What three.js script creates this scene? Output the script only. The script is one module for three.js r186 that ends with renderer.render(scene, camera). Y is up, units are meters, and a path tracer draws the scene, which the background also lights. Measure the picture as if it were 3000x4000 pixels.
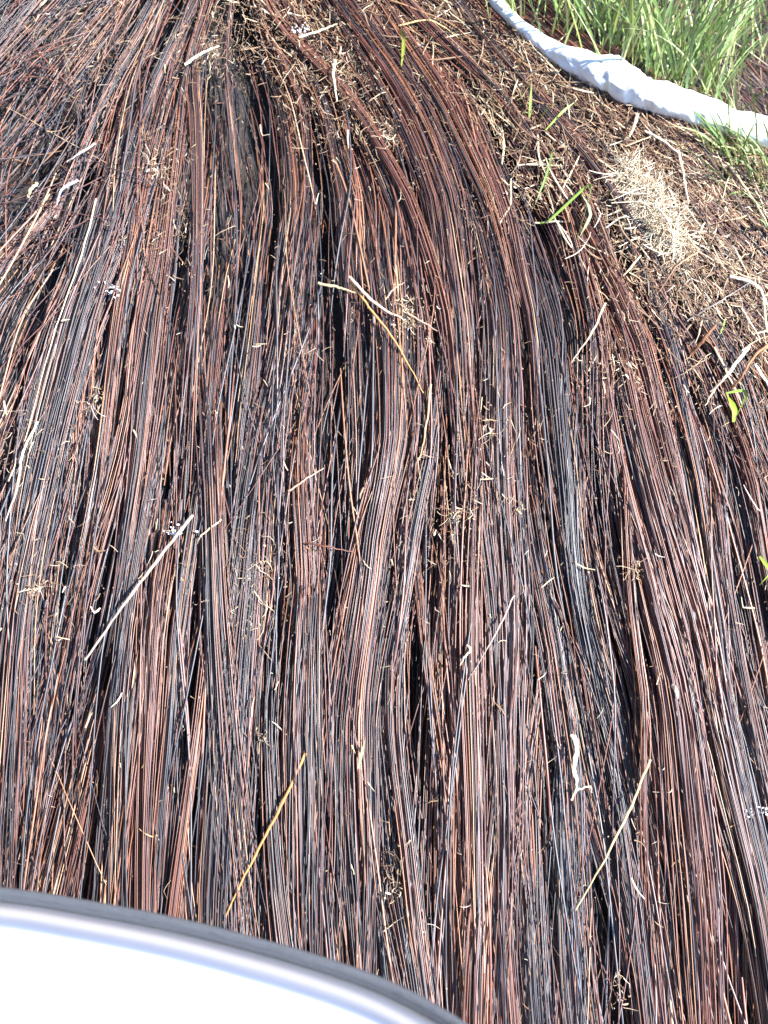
import * as THREE from 'three';
import { Sky } from 'three/addons/objects/Sky.js';

// ---------------------------------------------------------------- camera, sky, sun, exposure
const scene = new THREE.Scene();
const D2R = Math.PI / 180;
const SLOPE = 42 * D2R, PITCH = 35 * D2R, DIST = 1.3;
const ORIGIN = new THREE.Vector3(0, 0.75, 0);                      // middle of the bank face
const camera = new THREE.PerspectiveCamera(50, 768 / 1024, 0.05, 600);
camera.position.set(0, ORIGIN.y + DIST * Math.sin(PITCH), DIST * Math.cos(PITCH));
camera.lookAt(ORIGIN);
camera.updateMatrixWorld(); camera.updateProjectionMatrix();
camera.focus = 1.2; camera.userData.fStop = 8;
scene.add(camera);

const sunDir = new THREE.Vector3(0.66, 0.64, 0.42).normalize();
const sky = new Sky();
sky.scale.setScalar(400);
sky.name = 'sky'; sky.userData.kind = 'structure';
const su = sky.material.uniforms;
su.turbidity.value = 8; su.rayleigh.value = 0.55; su.mieCoefficient.value = 0.004; su.mieDirectionalG.value = 0.8;
su.sunPosition.value.copy(sunDir);
scene.add(sky);
scene.environmentIntensity = 0.21;
const sun = new THREE.DirectionalLight(new THREE.Color(1, 0.95, 0.87), 5);
sun.position.copy(sunDir).multiplyScalar(8).add(ORIGIN);
sun.target.position.copy(ORIGIN);
sun.castShadow = true;
sun.shadow.mapSize.set(4096, 4096);
Object.assign(sun.shadow.camera, { left: -2.5, right: 2.5, top: 2.5, bottom: -2.5, near: 0.5, far: 20 });
sun.shadow.bias = -0.0004;
scene.add(sun, sun.target);
const renderer = new THREE.WebGLRenderer({ antialias: true });
renderer.toneMapping = THREE.LinearToneMapping;
renderer.toneMappingExposure = 3.1;
renderer.shadowMap.enabled = true;
renderer.shadowMap.type = THREE.PCFSoftShadowMap;

// ---------------------------------------------------------------- helpers
let seed = 20240611;
function rnd() { seed = (seed + 0x6D2B79F5) | 0; let t = Math.imul(seed ^ (seed >>> 15), 1 | seed); t = (t + Math.imul(t ^ (t >>> 7), 61 | t)) ^ t; return ((t ^ (t >>> 14)) >>> 0) / 4294967296; }
const rr = (a, b) => a + (b - a) * rnd();
const gauss = () => { let s = 0; for (let i = 0; i < 6; i++) s += rnd(); return (s - 3) / 0.7071; };
const pick = (a) => a[Math.floor(rnd() * a.length)];
const clamp = (x, a, b) => Math.min(b, Math.max(a, x));
const sstep = (a, b, x) => { const t = clamp((x - a) / (b - a), 0, 1); return t * t * (3 - 2 * t); };
function hash(ix, iy, k = 0) { let h = Math.imul(ix, 374761393) ^ Math.imul(iy, 668265263) ^ Math.imul(k, 1274126177); h = Math.imul(h ^ (h >>> 13), 1274126177); return ((h ^ (h >>> 16)) >>> 0) / 4294967296; }
function noise(x, y, k = 0) {                                      // value noise, -1..1
  const ix = Math.floor(x), iy = Math.floor(y), fx = x - ix, fy = y - iy;
  const sx = fx * fx * (3 - 2 * fx), sy = fy * fy * (3 - 2 * fy);
  const a = hash(ix, iy, k), b = hash(ix + 1, iy, k), c = hash(ix, iy + 1, k), d = hash(ix + 1, iy + 1, k);
  return 2 * (a + (b - a) * sx + (c - a) * sy + (a - b - c + d) * sx * sy) - 1;
}
const V = (x, y, z) => new THREE.Vector3(x, y, z);

// The bank: a tilted face with coordinates u (to the right) and v (up the slope), in metres, and a height h off the face
const UX = V(1, 0, 0), VS = V(0, Math.sin(SLOPE), -Math.cos(SLOPE)), NN = V(0, Math.cos(SLOPE), Math.sin(SLOPE));
const soft = (d, w) => (Math.sqrt(d * d + w * w) + d) / 2;
function crest(u) { return 0.47 + 0.42 * sstep(0.62, -0.12, u) - 0.03 * sstep(0.5, 0.8, u); }
const holes = [];                                                  // [u, v, ru, rv, strength], filled from the survey list below
function holeAt(u, v) {
  let m = 0;
  for (const [a, b, ra, rb, s] of holes) { const x = (u - a) / ra * 1.2, y = (v - b) / rb * 1.15, q = x * x + y * y; if (q < 4) m = Math.max(m, s * Math.exp(-q * 1.1)); }
  return m;
}
function faceHeight(u, v) {
  const d = v - crest(u);
  let h = -0.5 * soft(d, 0.1) - 0.4 * soft(d - 1.1, 0.3) - 0.9 * soft(-0.74 - v, 0.05);
  h += 0.022 * noise(u * 3.1 + 7, v * 1.6 + 3, 1) + 0.010 * noise(u * 8 + 1, v * 2.6, 2);
  return h;
}
const bank = (u, v, h = 0, o = V()) => o.copy(ORIGIN).addScaledVector(UX, u).addScaledVector(VS, v).addScaledVector(NN, h);
const onBank = (u, v, h = 0) => bank(u, v, faceHeight(u, v) + h);
// survey: a point of the photograph (1659 x 2212 grid) to the place on the bank that it shows
const ray = V(), cp = camera.position;
function survey(px, py) {
  ray.set(px / 829.5 - 1, 1 - py / 1106, 0.5).unproject(camera).sub(cp).normalize();
  let t = 0.5;
  const q = V();
  for (let i = 0; i < 600; i++) {
    q.copy(cp).addScaledVector(ray, t).sub(ORIGIN);
    const u = q.x, v = q.dot(VS), h = q.dot(NN) - faceHeight(u, v);
    if (h < 0.0004) return [u, v];
    t += Math.max(0.0006, h * 0.55);
    if (t > 30) break;
  }
  q.copy(cp).addScaledVector(ray, t).sub(ORIGIN);
  return [q.x, q.dot(VS)];
}

// mesh buffers
class Buf {
  constructor() { this.p = []; this.n = []; this.c = []; this.i = []; }
  get nv() { return this.p.length / 3; }
  geo() {
    const g = new THREE.BufferGeometry();
    g.setAttribute('position', new THREE.Float32BufferAttribute(this.p, 3));
    g.setAttribute('normal', new THREE.Float32BufferAttribute(this.n, 3));
    g.setAttribute('color', new THREE.Float32BufferAttribute(this.c, 3));
    g.setIndex(this.i);
    return g;
  }
}
const tT = V(), tL = V(), tM = V(), tR = V();
// a tube along points; rad(t), col(t) -> [r,g,b]; flat < 1 presses it into a strap
function tube(B, pts, rad, col, sides = 3, flat = 1, up = NN, roll = 0) {
  const n = pts.length, base = B.nv;
  for (let k = 0; k < n; k++) {
    const a = pts[Math.max(0, k - 1)], b = pts[Math.min(n - 1, k + 1)];
    tT.subVectors(b, a).normalize();
    tL.crossVectors(tT, up); if (tL.lengthSq() < 1e-6) tL.set(1, 0, 0); tL.normalize();
    tM.crossVectors(tL, tT).normalize();
    const t = k / (n - 1), r = rad(t), c = col(t);
    for (let s = 0; s < sides; s++) {
      const A = s / sides * 6.28318 + roll + 1.5708, cs = Math.cos(A), sn = Math.sin(A);
      tR.copy(tL).multiplyScalar(cs * r).addScaledVector(tM, sn * r * flat);
      B.p.push(pts[k].x + tR.x, pts[k].y + tR.y, pts[k].z + tR.z);
      tR.copy(tL).multiplyScalar(cs * flat).addScaledVector(tM, sn).normalize();
      B.n.push(tR.x, tR.y, tR.z);
      B.c.push(c[0], c[1], c[2]);
    }
    if (k) for (let s = 0; s < sides; s++) {
      const s2 = (s + 1) % sides, a0 = base + (k - 1) * sides, b0 = base + k * sides;
      B.i.push(a0 + s, b0 + s, a0 + s2, a0 + s2, b0 + s, b0 + s2);
    }
  }
  for (const [e, flip] of [[base, 1], [base + (n - 1) * sides, 0]])   // caps
    for (let s = 1; s + 1 < sides; s++) flip ? B.i.push(e, e + s, e + s + 1) : B.i.push(e, e + s + 1, e + s);
}
const names = {};
function numbered(n) { const k = names[n] = (names[n] ?? -1) + 1; return k ? n + '_' + String(k).padStart(3, '0') : n; }
function mesh(name, g, m, parent) {
  const o = new THREE.Mesh(g, m);
  o.castShadow = o.receiveShadow = true;
  o.name = parent === scene ? numbered(name) : name;
  parent.add(o);
  return o;
}
function tag(o, label, category, group) { Object.assign(o.userData, { label, category }); if (group) o.userData.group = group; return o; }
function groupAt(name, p) { const o = new THREE.Group(); o.name = numbered(name); o.position.copy(p); scene.add(o); return o; }
// move a geometry to be local to its thing's base
const local = (g, p) => g.translate(-p.x, -p.y, -p.z);

// ---------------------------------------------------------------- procedural textures
function texture(w, h, f, srgb) {
  const d = new Uint8Array(w * h * 4);
  for (let y = 0; y < h; y++) for (let x = 0; x < w; x++) { const c = f(x, y); for (let k = 0; k < 3; k++) d[(y * w + x) * 4 + k] = clamp(c[k] ?? c[0], 0, 1) * 255; d[(y * w + x) * 4 + 3] = 255; }
  const t = new THREE.DataTexture(d, w, h);
  t.wrapS = t.wrapT = THREE.RepeatWrapping; t.magFilter = THREE.LinearFilter; t.minFilter = THREE.LinearMipmapLinearFilter; t.generateMipmaps = true;
  if (srgb) t.colorSpace = THREE.SRGBColorSpace;
  t.needsUpdate = true;
  return t;
}
const soilBump = texture(512, 512, (x, y) => { let s = 0, a = 0.5, f = 1 / 32; for (let o = 0; o < 4; o++) { s += a * noise(x * f, y * f, 40 + o); a *= 0.55; f *= 2; } const v = 0.5 + 0.5 * s; return [v, v, v]; });
const deckBump = texture(256, 256, (x, y) => { const v = 0.5 + 0.25 * noise(x / 3, y / 3, 60) + 0.25 * noise(x / 40, y / 40, 61); return [v, v, v]; });
const M = {
  fibre: new THREE.MeshPhysicalMaterial({ name: 'plant_fibre', vertexColors: true, roughness: 0.46, specularIntensity: 1, ior: 1.55, clearcoat: 0.6, clearcoatRoughness: 0.42 }),
  straw: new THREE.MeshPhysicalMaterial({ name: 'dry_straw', vertexColors: true, roughness: 0.6 }),
  blade: new THREE.MeshPhysicalMaterial({ name: 'green_leaf', vertexColors: true, roughness: 0.42, transmission: 0.4, thickness: 0 }),
  soil: new THREE.MeshStandardMaterial({ name: 'wet_peat', color: new THREE.Color().setRGB(0.02, 0.014, 0.011), roughness: 0.85, bumpMap: soilBump, bumpScale: 0.012 }),
  cloth: new THREE.MeshStandardMaterial({ name: 'white_cloth', vertexColors: true, roughness: 0.8 }),
};

// ---------------------------------------------------------------- survey lists
for (const [x, y, rx, ry, s] of [
  [700, 900, 48, 110, 1], [725, 1060, 40, 80, 1], [728, 1210, 34, 80, 0.9], [835, 470, 50, 26, 0.8], [700, 515, 48, 50, 1], [690, 690, 30, 60, 0.6],
  [345, 830, 16, 120, 1], [352, 700, 14, 60, 0.8], [30, 270, 150, 170, 1], [175, 410, 45, 60, 1], [200, 330, 40, 40, 0.8], [565, 235, 46, 60, 0.9], [592, 335, 38, 60, 0.9],
  [1172, 520, 20, 90, 0.9], [1190, 660, 20, 70, 0.7], [1240, 250, 40, 30, 0.6], [900, 1320, 16, 90, 0.9], [1050, 1660, 24, 120, 0.8], [700, 1790, 24, 60, 0.7],
  [860, 1540, 14, 80, 0.7], [1480, 720, 70, 50, 0.7], [1000, 1420, 14, 70, 0.7], [1170, 1720, 16, 90, 0.7], [1400, 1060, 12, 70, 0.5], [930, 1900, 20, 70, 0.7], [1130, 1960, 22, 80, 0.7], [240, 1230, 12, 90, 0.7], [560, 900, 14, 60, 0.4], [1340, 1960, 20, 80, 0.6], [60, 1880, 24, 60, 0.7], [1440, 1520, 14, 60, 0.6], [320, 1200, 14, 70, 0.8],
]) {
  const [u, v] = survey(x, y), [u2] = survey(x + rx, y), [, v2] = survey(x, y - ry);
  holes.push([u, v, Math.abs(u2 - u), Math.abs(v2 - v), s]);
}
// lie of the fibres: [x, y, sideways run per unit downwards]
const lie = [
  [60, 60, -.8], [250, 60, -.7], [400, 50, -.5], [480, 100, -.12], [540, 150, .25], [600, 100, .8], [700, 100, .7], [800, 200, .5], [1000, 100, .95], [1150, 200, 1.0], [1250, 300, .95], [1450, 350, 1.0],
  [60, 300, -.8], [200, 300, -.45], [300, 300, -.25], [400, 300, -.15], [500, 300, .05], [560, 300, .2], [650, 300, .15], [760, 300, .3], [900, 300, .35], [1050, 300, .45], [1150, 350, .55], [1250, 400, .55], [1500, 500, .8], [1600, 500, .9],
  [50, 520, -.7], [200, 500, -.35], [320, 500, -.22], [450, 500, -.05], [600, 500, -.15], [700, 520, .1], [820, 500, .05], [950, 500, .12], [1100, 500, .2], [1200, 500, .35], [1300, 550, .4], [1400, 600, .35], [1550, 650, .7],
  [50, 800, -.3], [200, 800, -.2], [330, 800, -.08], [480, 800, -.08], [620, 800, -.1], [780, 800, -.05], [950, 800, .03], [1100, 800, .05], [1250, 800, .1], [1400, 800, .2], [1600, 850, .35],
  [60, 1100, -.25], [200, 1100, -.25], [350, 1100, -.12], [520, 1100, -.05], [700, 1100, 0], [870, 1050, -.2], [950, 1100, 0], [1100, 1100, .05], [1250, 1100, .12], [1380, 1150, .28], [1550, 1100, .15],
  [60, 1400, -.15], [200, 1400, -.2], [400, 1400, -.05], [600, 1400, -.08], [720, 1300, -.1], [850, 1350, -.15], [950, 1400, .02], [1100, 1400, -.05], [1280, 1300, .2], [1400, 1350, .35], [1560, 1400, .15],
  [50, 1700, -.15], [300, 1700, -.1], [520, 1700, -.05], [700, 1700, 0], [830, 1700, .1], [960, 1700, 0], [1150, 1700, 0], [1300, 1700, .1], [1450, 1700, .15], [1600, 1700, .2],
  [50, 2000, -.12], [300, 2050, -.06], [600, 2050, .03], [900, 2050, .05], [1100, 2050, 0], [1300, 2050, .08], [1550, 2050, .1],
].map(([x, y, k]) => {
  const [u, v] = survey(x, y), [u2, v2] = survey(x + k * 20, y + 20);
  return [u, v, (u2 - u) / (v - v2)];
});
const GW = 90, GH = 130, U0 = -0.95, U1 = 0.95, V0 = -1.15, V1 = 1.2, field = new Float32Array(GW * GH);
for (let j = 0; j < GH; j++) for (let i = 0; i < GW; i++) {
  const u = U0 + (U1 - U0) * i / (GW - 1), v = V0 + (V1 - V0) * j / (GH - 1);
  let s = 0, w = 0;
  for (const [a, b, k] of lie) { const d = ((u - a) ** 2 + (v - b) ** 2) / 0.0045, e = 1 / (0.15 + d * d); s += e * k; w += e; }
  field[j * GW + i] = s / w;
}
function lieAt(u, v) {
  const x = clamp((u - U0) / (U1 - U0) * (GW - 1), 0, GW - 1.001), y = clamp((v - V0) / (V1 - V0) * (GH - 1), 0, GH - 1.001);
  const i = Math.floor(x), j = Math.floor(y), fx = x - i, fy = y - j, F = (a, b) => field[(j + b) * GW + i + a];
  return F(0, 0) * (1 - fx) * (1 - fy) + F(1, 0) * fx * (1 - fy) + F(0, 1) * (1 - fx) * fy + F(1, 1) * fx * fy;
}
// follow the lie downhill (or uphill) from a place; returns [u, v] pairs a step apart
function follow(u, v, len, step, tilt, wob, key) {
  const out = [[u, v]], n = Math.max(3, Math.round(len / step));
  for (let k = 0; k < n; k++) {
    const a = Math.atan(lieAt(u, v)) + tilt + wob * noise(key * 3.7, v * 5 + key, 9);
    u += Math.sin(a) * step; v -= Math.cos(a) * step;
    out.push([u, v]);
    if (v < -1.12) break;
  }
  return out;
}

// ---------------------------------------------------------------- ground and water
{
  const us = [-120, -40, -14, -6, -3, -2, -1.4], vs = [];
  for (let u = -1.1; u <= 1.1001; u += 0.022) us.push(u);
  us.push(1.4, 2, 3, 6, 14, 40, 120);
  for (let v = -1.5; v <= 1.6001; v += 0.022) vs.push(v);
  vs.push(1.9, 2.3, 3, 4, 6, 10, 20, 50, 120, 240);
  const p = [], uv = [], idx = [], q = V();
  for (const v of vs) for (const u of us) {
    const near = sstep(1.3, 1.0, Math.abs(u)) * sstep(1.6, 1.2, v);
    bank(u, v, faceHeight(clamp(u, -1.2, 1.2), v) - near * (0.05 + 0.028 * holeAt(u, v) + 0.006 * noise(u * 40, v * 40, 5) + 0.008 * noise(u * 18, v * 18, 6)), q);
    p.push(q.x, q.y, q.z); uv.push(u * 2.5, v * 2.5);
  }
  for (let j = 0; j + 1 < vs.length; j++) for (let i = 0; i + 1 < us.length; i++) { const a = j * us.length + i, b = a + us.length; idx.push(a, a + 1, b, b, a + 1, b + 1); }
  const g = new THREE.BufferGeometry();
  g.setAttribute('position', new THREE.Float32BufferAttribute(p, 3)); g.setAttribute('uv', new THREE.Float32BufferAttribute(uv, 2)); g.setIndex(idx); g.computeVertexNormals();
  mesh('ground', g, M.soil, scene).userData.kind = 'structure';
  const w = new THREE.PlaneGeometry(400, 300, 1, 1).rotateX(-Math.PI / 2).translate(0, 0, 150.2);
  mesh('water', w, new THREE.MeshStandardMaterial({ name: 'dark_water', color: new THREE.Color().setRGB(0.012, 0.014, 0.012), roughness: 0.08, bumpMap: soilBump, bumpScale: 0.01 }), scene).userData.kind = 'structure';
}

// ---------------------------------------------------------------- the fibres
const mixc = (a, b, t) => [a[0] + (b[0] - a[0]) * t, a[1] + (b[1] - a[1]) * t, a[2] + (b[2] - a[2]) * t];
const INK = [[0.021, 0.017, 0.021], [0.028, 0.022, 0.026], [0.040, 0.031, 0.035], [0.036, 0.030, 0.037], [0.050, 0.039, 0.044]];
const BROWN = [[0.072, 0.033, 0.027], [0.088, 0.040, 0.031], [0.064, 0.036, 0.032]];
const RED = [[0.165, 0.052, 0.036], [0.19, 0.067, 0.042], [0.135, 0.041, 0.032]];
const ORANGE = [[0.30, 0.125, 0.052], [0.35, 0.17, 0.078], [0.24, 0.090, 0.042]];
const TAN = [[0.42, 0.28, 0.15], [0.5, 0.38, 0.24]];
function fibreColour(ink, warm) {
  const a = rnd();
  let base, next;
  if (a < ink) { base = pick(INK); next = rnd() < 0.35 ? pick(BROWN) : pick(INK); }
  else if (a < ink + (1 - ink) * 0.36) { base = pick(BROWN); next = pick(RED); }
  else if (a < ink + (1 - ink) * (0.82 - 0.2 * warm)) { base = pick(RED); next = rnd() < 0.4 ? pick(ORANGE) : pick(BROWN); }
  else if (rnd() < 0.88) { base = pick(ORANGE); next = pick(RED); }
  else { base = pick(TAN); next = pick(ORANGE); }
  const k = rr(0, 50), f = rr(2, 7), g = rr(0.85, 1.15);
  return (t) => { const c = mixc(base, next, 0.5 + 0.5 * noise(t * f + k, k * 7.3, 12)); const s = g * (1 + 0.22 * noise(t * 23 + k, k, 13)); return [c[0] * s, c[1] * s, c[2] * s]; };
}
const inkHere = (u, v) => clamp(0.42 + 0.34 * noise(u * 9 + 30, v * 1.6 + 11, 21) + 0.2 * noise(u * 26, v * 3, 22), 0.12, 0.82);
const warmHere = (u, v) => clamp(0.5 - 0.9 * u + 0.4 * noise(u * 5, v * 2, 23), 0, 1);
const inHole = (path) => { let m = 0; for (let k = 0; k < path.length; k += 2) m = Math.max(m, holeAt(path[k][0], path[k][1])); return m; };
const allowed = (u, v) => v < crest(u) + 0.06;

const fibreBase = onBank(0, -0.74, -0.04);
const fibres = groupAt('fibre_bank', fibreBase);
tag(fibres, 'deep bank of long black and red-brown plant fibres combed downwards, filling the picture', 'plant fibres');
const mass = new Buf(), hero = [];
function strand(B, path, h, r, col, sides = 3, flat = 1) {
  const pts = path.map(([u, v], k) => onBank(u, v, h(k / (path.length - 1), u, v)));
  const tip = rr(0.25, 0.8);
  tube(B, pts, (t) => r * (1 - (1 - tip) * sstep(0.8, 1, t)) * (0.75 + 0.25 * sstep(0, 0.1, t)), col, sides, flat, NN, rr(0, 6));
}
// undergrowth: a thin, deep layer with gaps
for (let k = 0; k < 3400; k++) {
  const u = rr(-0.75, 0.75), v = rr(-0.8, 0.95), tilt = gauss() * 0.09;
  if (!allowed(u, v)) continue;
  const path = follow(u, v, rr(0.3, 0.55), 0.05, tilt, 0.1, k);
  if (inHole(path) > 0.4 && rnd() < 0.6) continue;
  const h0 = rr(-0.045, -0.018), sg = rr(-0.008, 0.008);
  strand(mass, path, (t) => h0 + sg * Math.sin(t * 3.14), rr(0.0006, 0.0011), fibreColour(inkHere(u, v) + 0.1, warmHere(u, v)));
}
// hanks: bundles of near-parallel fibres that share a height, a lean and a mix of colours
for (let b = 0; b < 500; b++) {
  const long = rr(0.5, 1.1);
  let u = -0.75 + 1.5 * ((b % 44) + rr(-0.4, 1.4)) / 44, v = 1.05 - 1.75 * (Math.floor(b / 44) + rr(-0.3, 1.3)) / 10 + long * 0.2;
  if (b >= 440) { u = rr(-0.3, 0.62); v = 2; }
  if (!allowed(u, v)) v = crest(u) + rr(-0.02, 0.05);
  const spine = follow(u, v, long, 0.042, gauss() * 0.05, 0.10, 1000 + b), mid = spine[spine.length >> 1];
  const hm = inHole(spine);
  if (hm > 0.5 && rnd() < 0.7) continue;
  const R = 0.007 + 0.024 * rnd() ** 1.5, H = rr(-0.022, 0.010) - 0.010 * hm - 0.016 * sstep(0.12, 0.3, u) * sstep(0.35, 0.15, crest(mid[0]) - mid[1]), ink = clamp(inkHere(mid[0], mid[1]) + (rnd() < 0.5 ? 0.24 : -0.16) + gauss() * 0.1, 0.08, 0.94), warm = warmHere(mid[0], mid[1]);
  const count = Math.round(R * 3000 * rr(0.85, 1.2)), splay = rr(-0.3, 0.6), L = spine.length;
  for (let k = 0; k < count; k++) {
    const a0 = clamp(gauss() * 0.5, -1.25, 1.25), sp = 1 + splay, cross = gauss() * (rnd() < 0.2 ? 0.4 : 0.13), ph = rr(0, 6.28), wv = rr(0, 0.0012), depth = rr(0.1, 1);
    let i0 = Math.floor(rr(0, 0.4) ** 1.4 * L), i1 = Math.floor(rr(0.55, 1.02) * L);
    i1 = Math.min(L - 1, i1); if (i1 - i0 < 4) continue;
    const path = [];
    for (let i = i0; i <= i1; i++) {
      const s = i / (L - 1), pr = spine[Math.max(0, i - 1)], nx = spine[Math.min(L - 1, i + 1)];
      let du = nx[0] - pr[0], dv = nx[1] - pr[1]; const dl = Math.hypot(du, dv); du /= dl; dv /= dl;
      const lat = R * (a0 * (1 + (sp - 1) * s) + cross * (s - 0.5) * 2) * (0.85 + 0.25 * Math.sin(s * 5 + b)) + wv * Math.sin(ph + s * 9);
      path.push([spine[i][0] - dv * lat, spine[i][1] + du * lat]);
    }
    if (hm > 0.3 && inHole(path) > 0.42 && rnd() < 0.94) continue;
    const dome = Math.min(0.013, R * 0.5) * Math.sqrt(Math.max(0, 1 - Math.min(1, a0 * a0))) * depth;
    const o = 0.0022 * gauss(), lift = rr(0, 0.0025);
    strand(mass, path, (t, uu, vv) => H + dome + o * t + lift * Math.sin(t * 3.1) - 0.018 * sstep(0.22, 0, t) * (1 - sstep(0.8, 0.95, vv)) - 0.012 * sstep(0.75, 1, t) * rr(0.9, 1), rr(0.00048, 0.00084), fibreColour(ink, warm), 3, rnd() < 0.25 ? 0.6 : 1);
  }
}
// single fibres that stray over the hanks
for (let k = 0; k < 1700; k++) {
  const u = rr(-0.72, 0.72), v = rr(-0.72, 0.95), tilt = gauss() * (rnd() < 0.16 ? 0.28 : 0.07);
  if (!allowed(u, v)) continue;
  const path = follow(u, v, rr(0.12, 0.42), 0.026, tilt, 0.16, 5000 + k);
  if (inHole(path) > 0.4 && rnd() < 0.55) continue;
  const h0 = rr(-0.008, 0.012), b1 = rr(-0.004, 0.008), drop = rr(0.004, 0.016);
  strand(mass, path, (t) => h0 + b1 * Math.sin(t * 3.14) - drop * (sstep(0.3, 0, t) + sstep(0.7, 1, t)), rr(0.0005, 0.0009), fibreColour(inkHere(u, v) - 0.12, warmHere(u, v)));
}
// the torn, tangled hollow at the upper left
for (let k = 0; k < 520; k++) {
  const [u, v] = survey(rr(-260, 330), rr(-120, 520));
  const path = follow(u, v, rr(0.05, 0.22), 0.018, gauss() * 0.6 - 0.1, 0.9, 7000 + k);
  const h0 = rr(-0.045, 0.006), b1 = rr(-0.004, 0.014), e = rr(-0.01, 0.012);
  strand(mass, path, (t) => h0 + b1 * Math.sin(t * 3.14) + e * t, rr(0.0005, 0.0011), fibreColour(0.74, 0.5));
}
// dull dry fibres and thatch beyond the crest
for (let k = 0; k < 2600; k++) {
  const u = rr(-0.1, 1.1), v = crest(u) + rr(0, 1.1) ** 1.3;
  const path = follow(u, v, rr(0.06, 0.24), 0.026, gauss() * 0.55 - 0.25, 0.5, 8000 + k);
  const h0 = rr(-0.05, 0.004), b1 = rr(0, 0.02);
  const c = rnd() < 0.55 ? pick(BROWN) : rnd() < 0.5 ? pick(RED) : [0.3, 0.2, 0.11];
  strand(mass, path, (t) => h0 + b1 * Math.sin(t * 3.14), rr(0.0006, 0.0013), (t) => { const g = 1 + 0.3 * noise(t * 9 + k, k, 14); return [c[0] * g, c[1] * g, c[2] * g]; });
}
const massMesh = mesh('strand_mass', local(mass.geo(), fibreBase), M.fibre, fibres);
massMesh.userData.kind = 'stuff';
console.log('fibre triangles', mass.i.length / 3);
// the stoutest fibres, each on its own
for (let k = 0, made = 0; made < 300 && k < 900; k++) {
  const u = rr(-0.5, 0.5), v = rr(-0.55, 0.75), tilt = gauss() * 0.07;
  if (!allowed(u, v)) continue;
  const path = follow(u, v, rr(0.2, 0.6), 0.024, tilt, 0.12, 9000 + k);
  if (inHole(path) > 0.4 && rnd() < 0.85) continue;
  const B = new Buf(), h0 = rr(-0.002, 0.012), b1 = rr(0, 0.006), drop = rr(0.006, 0.016);
  strand(B, path, (t) => h0 + b1 * Math.sin(t * 3.14) - drop * (sstep(0.25, 0, t) + sstep(0.75, 1, t)), rr(0.0009, 0.0014), fibreColour(inkHere(u, v) + 0.12, warmHere(u, v)), 5, rr(0.45, 1));
  mesh('strand', local(B.geo(), fibreBase), M.fibre, fibres);
  made++;
}

// ---------------------------------------------------------------- the white rope along the crest
const P = (x, y, h = 0) => { const [u, v] = survey(x, y); return onBank(u, v, h); };
{
  const spec = [[990, -60, 10], [1034, -18, 11], [1074, 25, 12], [1115, 68, 12], [1160, 105, 15], [1205, 138, 20], [1255, 162, 28], [1310, 186, 33], [1355, 210, 33], [1385, 226, 29], [1420, 236, 31], [1475, 252, 30], [1530, 270, 28], [1580, 287, 25], [1625, 302, 28], [1690, 316, 32], [1760, 332, 32]];
  const pts = spec.map(([x, y, r]) => P(x, y, 0.012 + r * 0.00035));
  const curve = new THREE.CatmullRomCurve3(pts), n = 190, sides = 28, rk = spec.map((s) => s[2] * 0.00066);
  const at = P(1400, 230), B = new Buf();
  const q = V(), tan = V(), lat = V(), nor = V();
  for (let k = 0; k <= n; k++) {
    const t = k / n, f = t * (spec.length - 1), i = Math.min(spec.length - 2, Math.floor(f)), r0 = rk[i] + (rk[i + 1] - rk[i]) * (f - i);
    curve.getPoint(t, q); curve.getTangent(t, tan);
    lat.crossVectors(tan, V(0, 1, 0)).normalize(); nor.crossVectors(lat, tan).normalize();
    for (let s = 0; s <= sides; s++) {
      const A = s / sides * 6.28318, tw = A * 3 + t * 34;
      const fold = 0.035 * Math.sin(tw) + 0.03 * Math.sin(A * 5 - t * 61) + 0.07 * noise(Math.cos(A) * 1.6 + t * 26, Math.sin(A) * 1.6, 71) + 0.07 * noise(Math.cos(A) * 4 + t * 80, Math.sin(A) * 4, 72) - 0.1 * Math.max(0, Math.sin(t * 47 + A)) ** 6;
      const r = r0 * (1 + fold), c = Math.cos(A), d = Math.sin(A);
      B.p.push(q.x + (lat.x * c + nor.x * d) * r - at.x, q.y + (lat.y * c + nor.y * d) * r - at.y, q.z + (lat.z * c + nor.z * d) * r - at.z);
      const dirt = sstep(0.25, 0.7, noise(t * 60 + 3, A * 2, 73)) * 0.2, yel = sstep(0.45, 0.7, noise(t * 40, A * 1.2, 74)) * 0.5;
      B.c.push(0.88 - dirt * 0.8, 0.87 - dirt * 0.85 - yel * 0.1, 0.84 - dirt * 0.9 - yel * 0.4);
      if (k && s) { const b = k * (sides + 1) + s, a = b - sides - 1; B.i.push(a - 1, a, b - 1, b - 1, a, b); }
    }
  }
  const g = new THREE.BufferGeometry();
  g.setAttribute('position', new THREE.Float32BufferAttribute(B.p, 3)); g.setAttribute('color', new THREE.Float32BufferAttribute(B.c, 3)); g.setIndex(B.i); g.computeVertexNormals();
  const rope = groupAt('cloth_rope', at);
  tag(rope, 'lumpy white cloth rope running down along the crest in front of the grass', 'rope');
  mesh('wrapping', g, M.cloth, rope);
  const yb = new Buf();
  const cordPts = [[1245, 200], [1275, 214], [1300, 228], [1325, 243], [1360, 258], [1395, 268]].map(([x, y], i) => P(x, y, 0.004 + 0.003 * (i % 2)));
  tube(yb, new THREE.CatmullRomCurve3(cordPts).getPoints(24), () => 0.0028, () => [0.62, 0.5, 0.06], 6, 1, NN);
  mesh('yellow_cord', local(yb.geo(), at), M.straw, rope).userData.label = 'yellow cord showing under the cloth';
}

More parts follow.
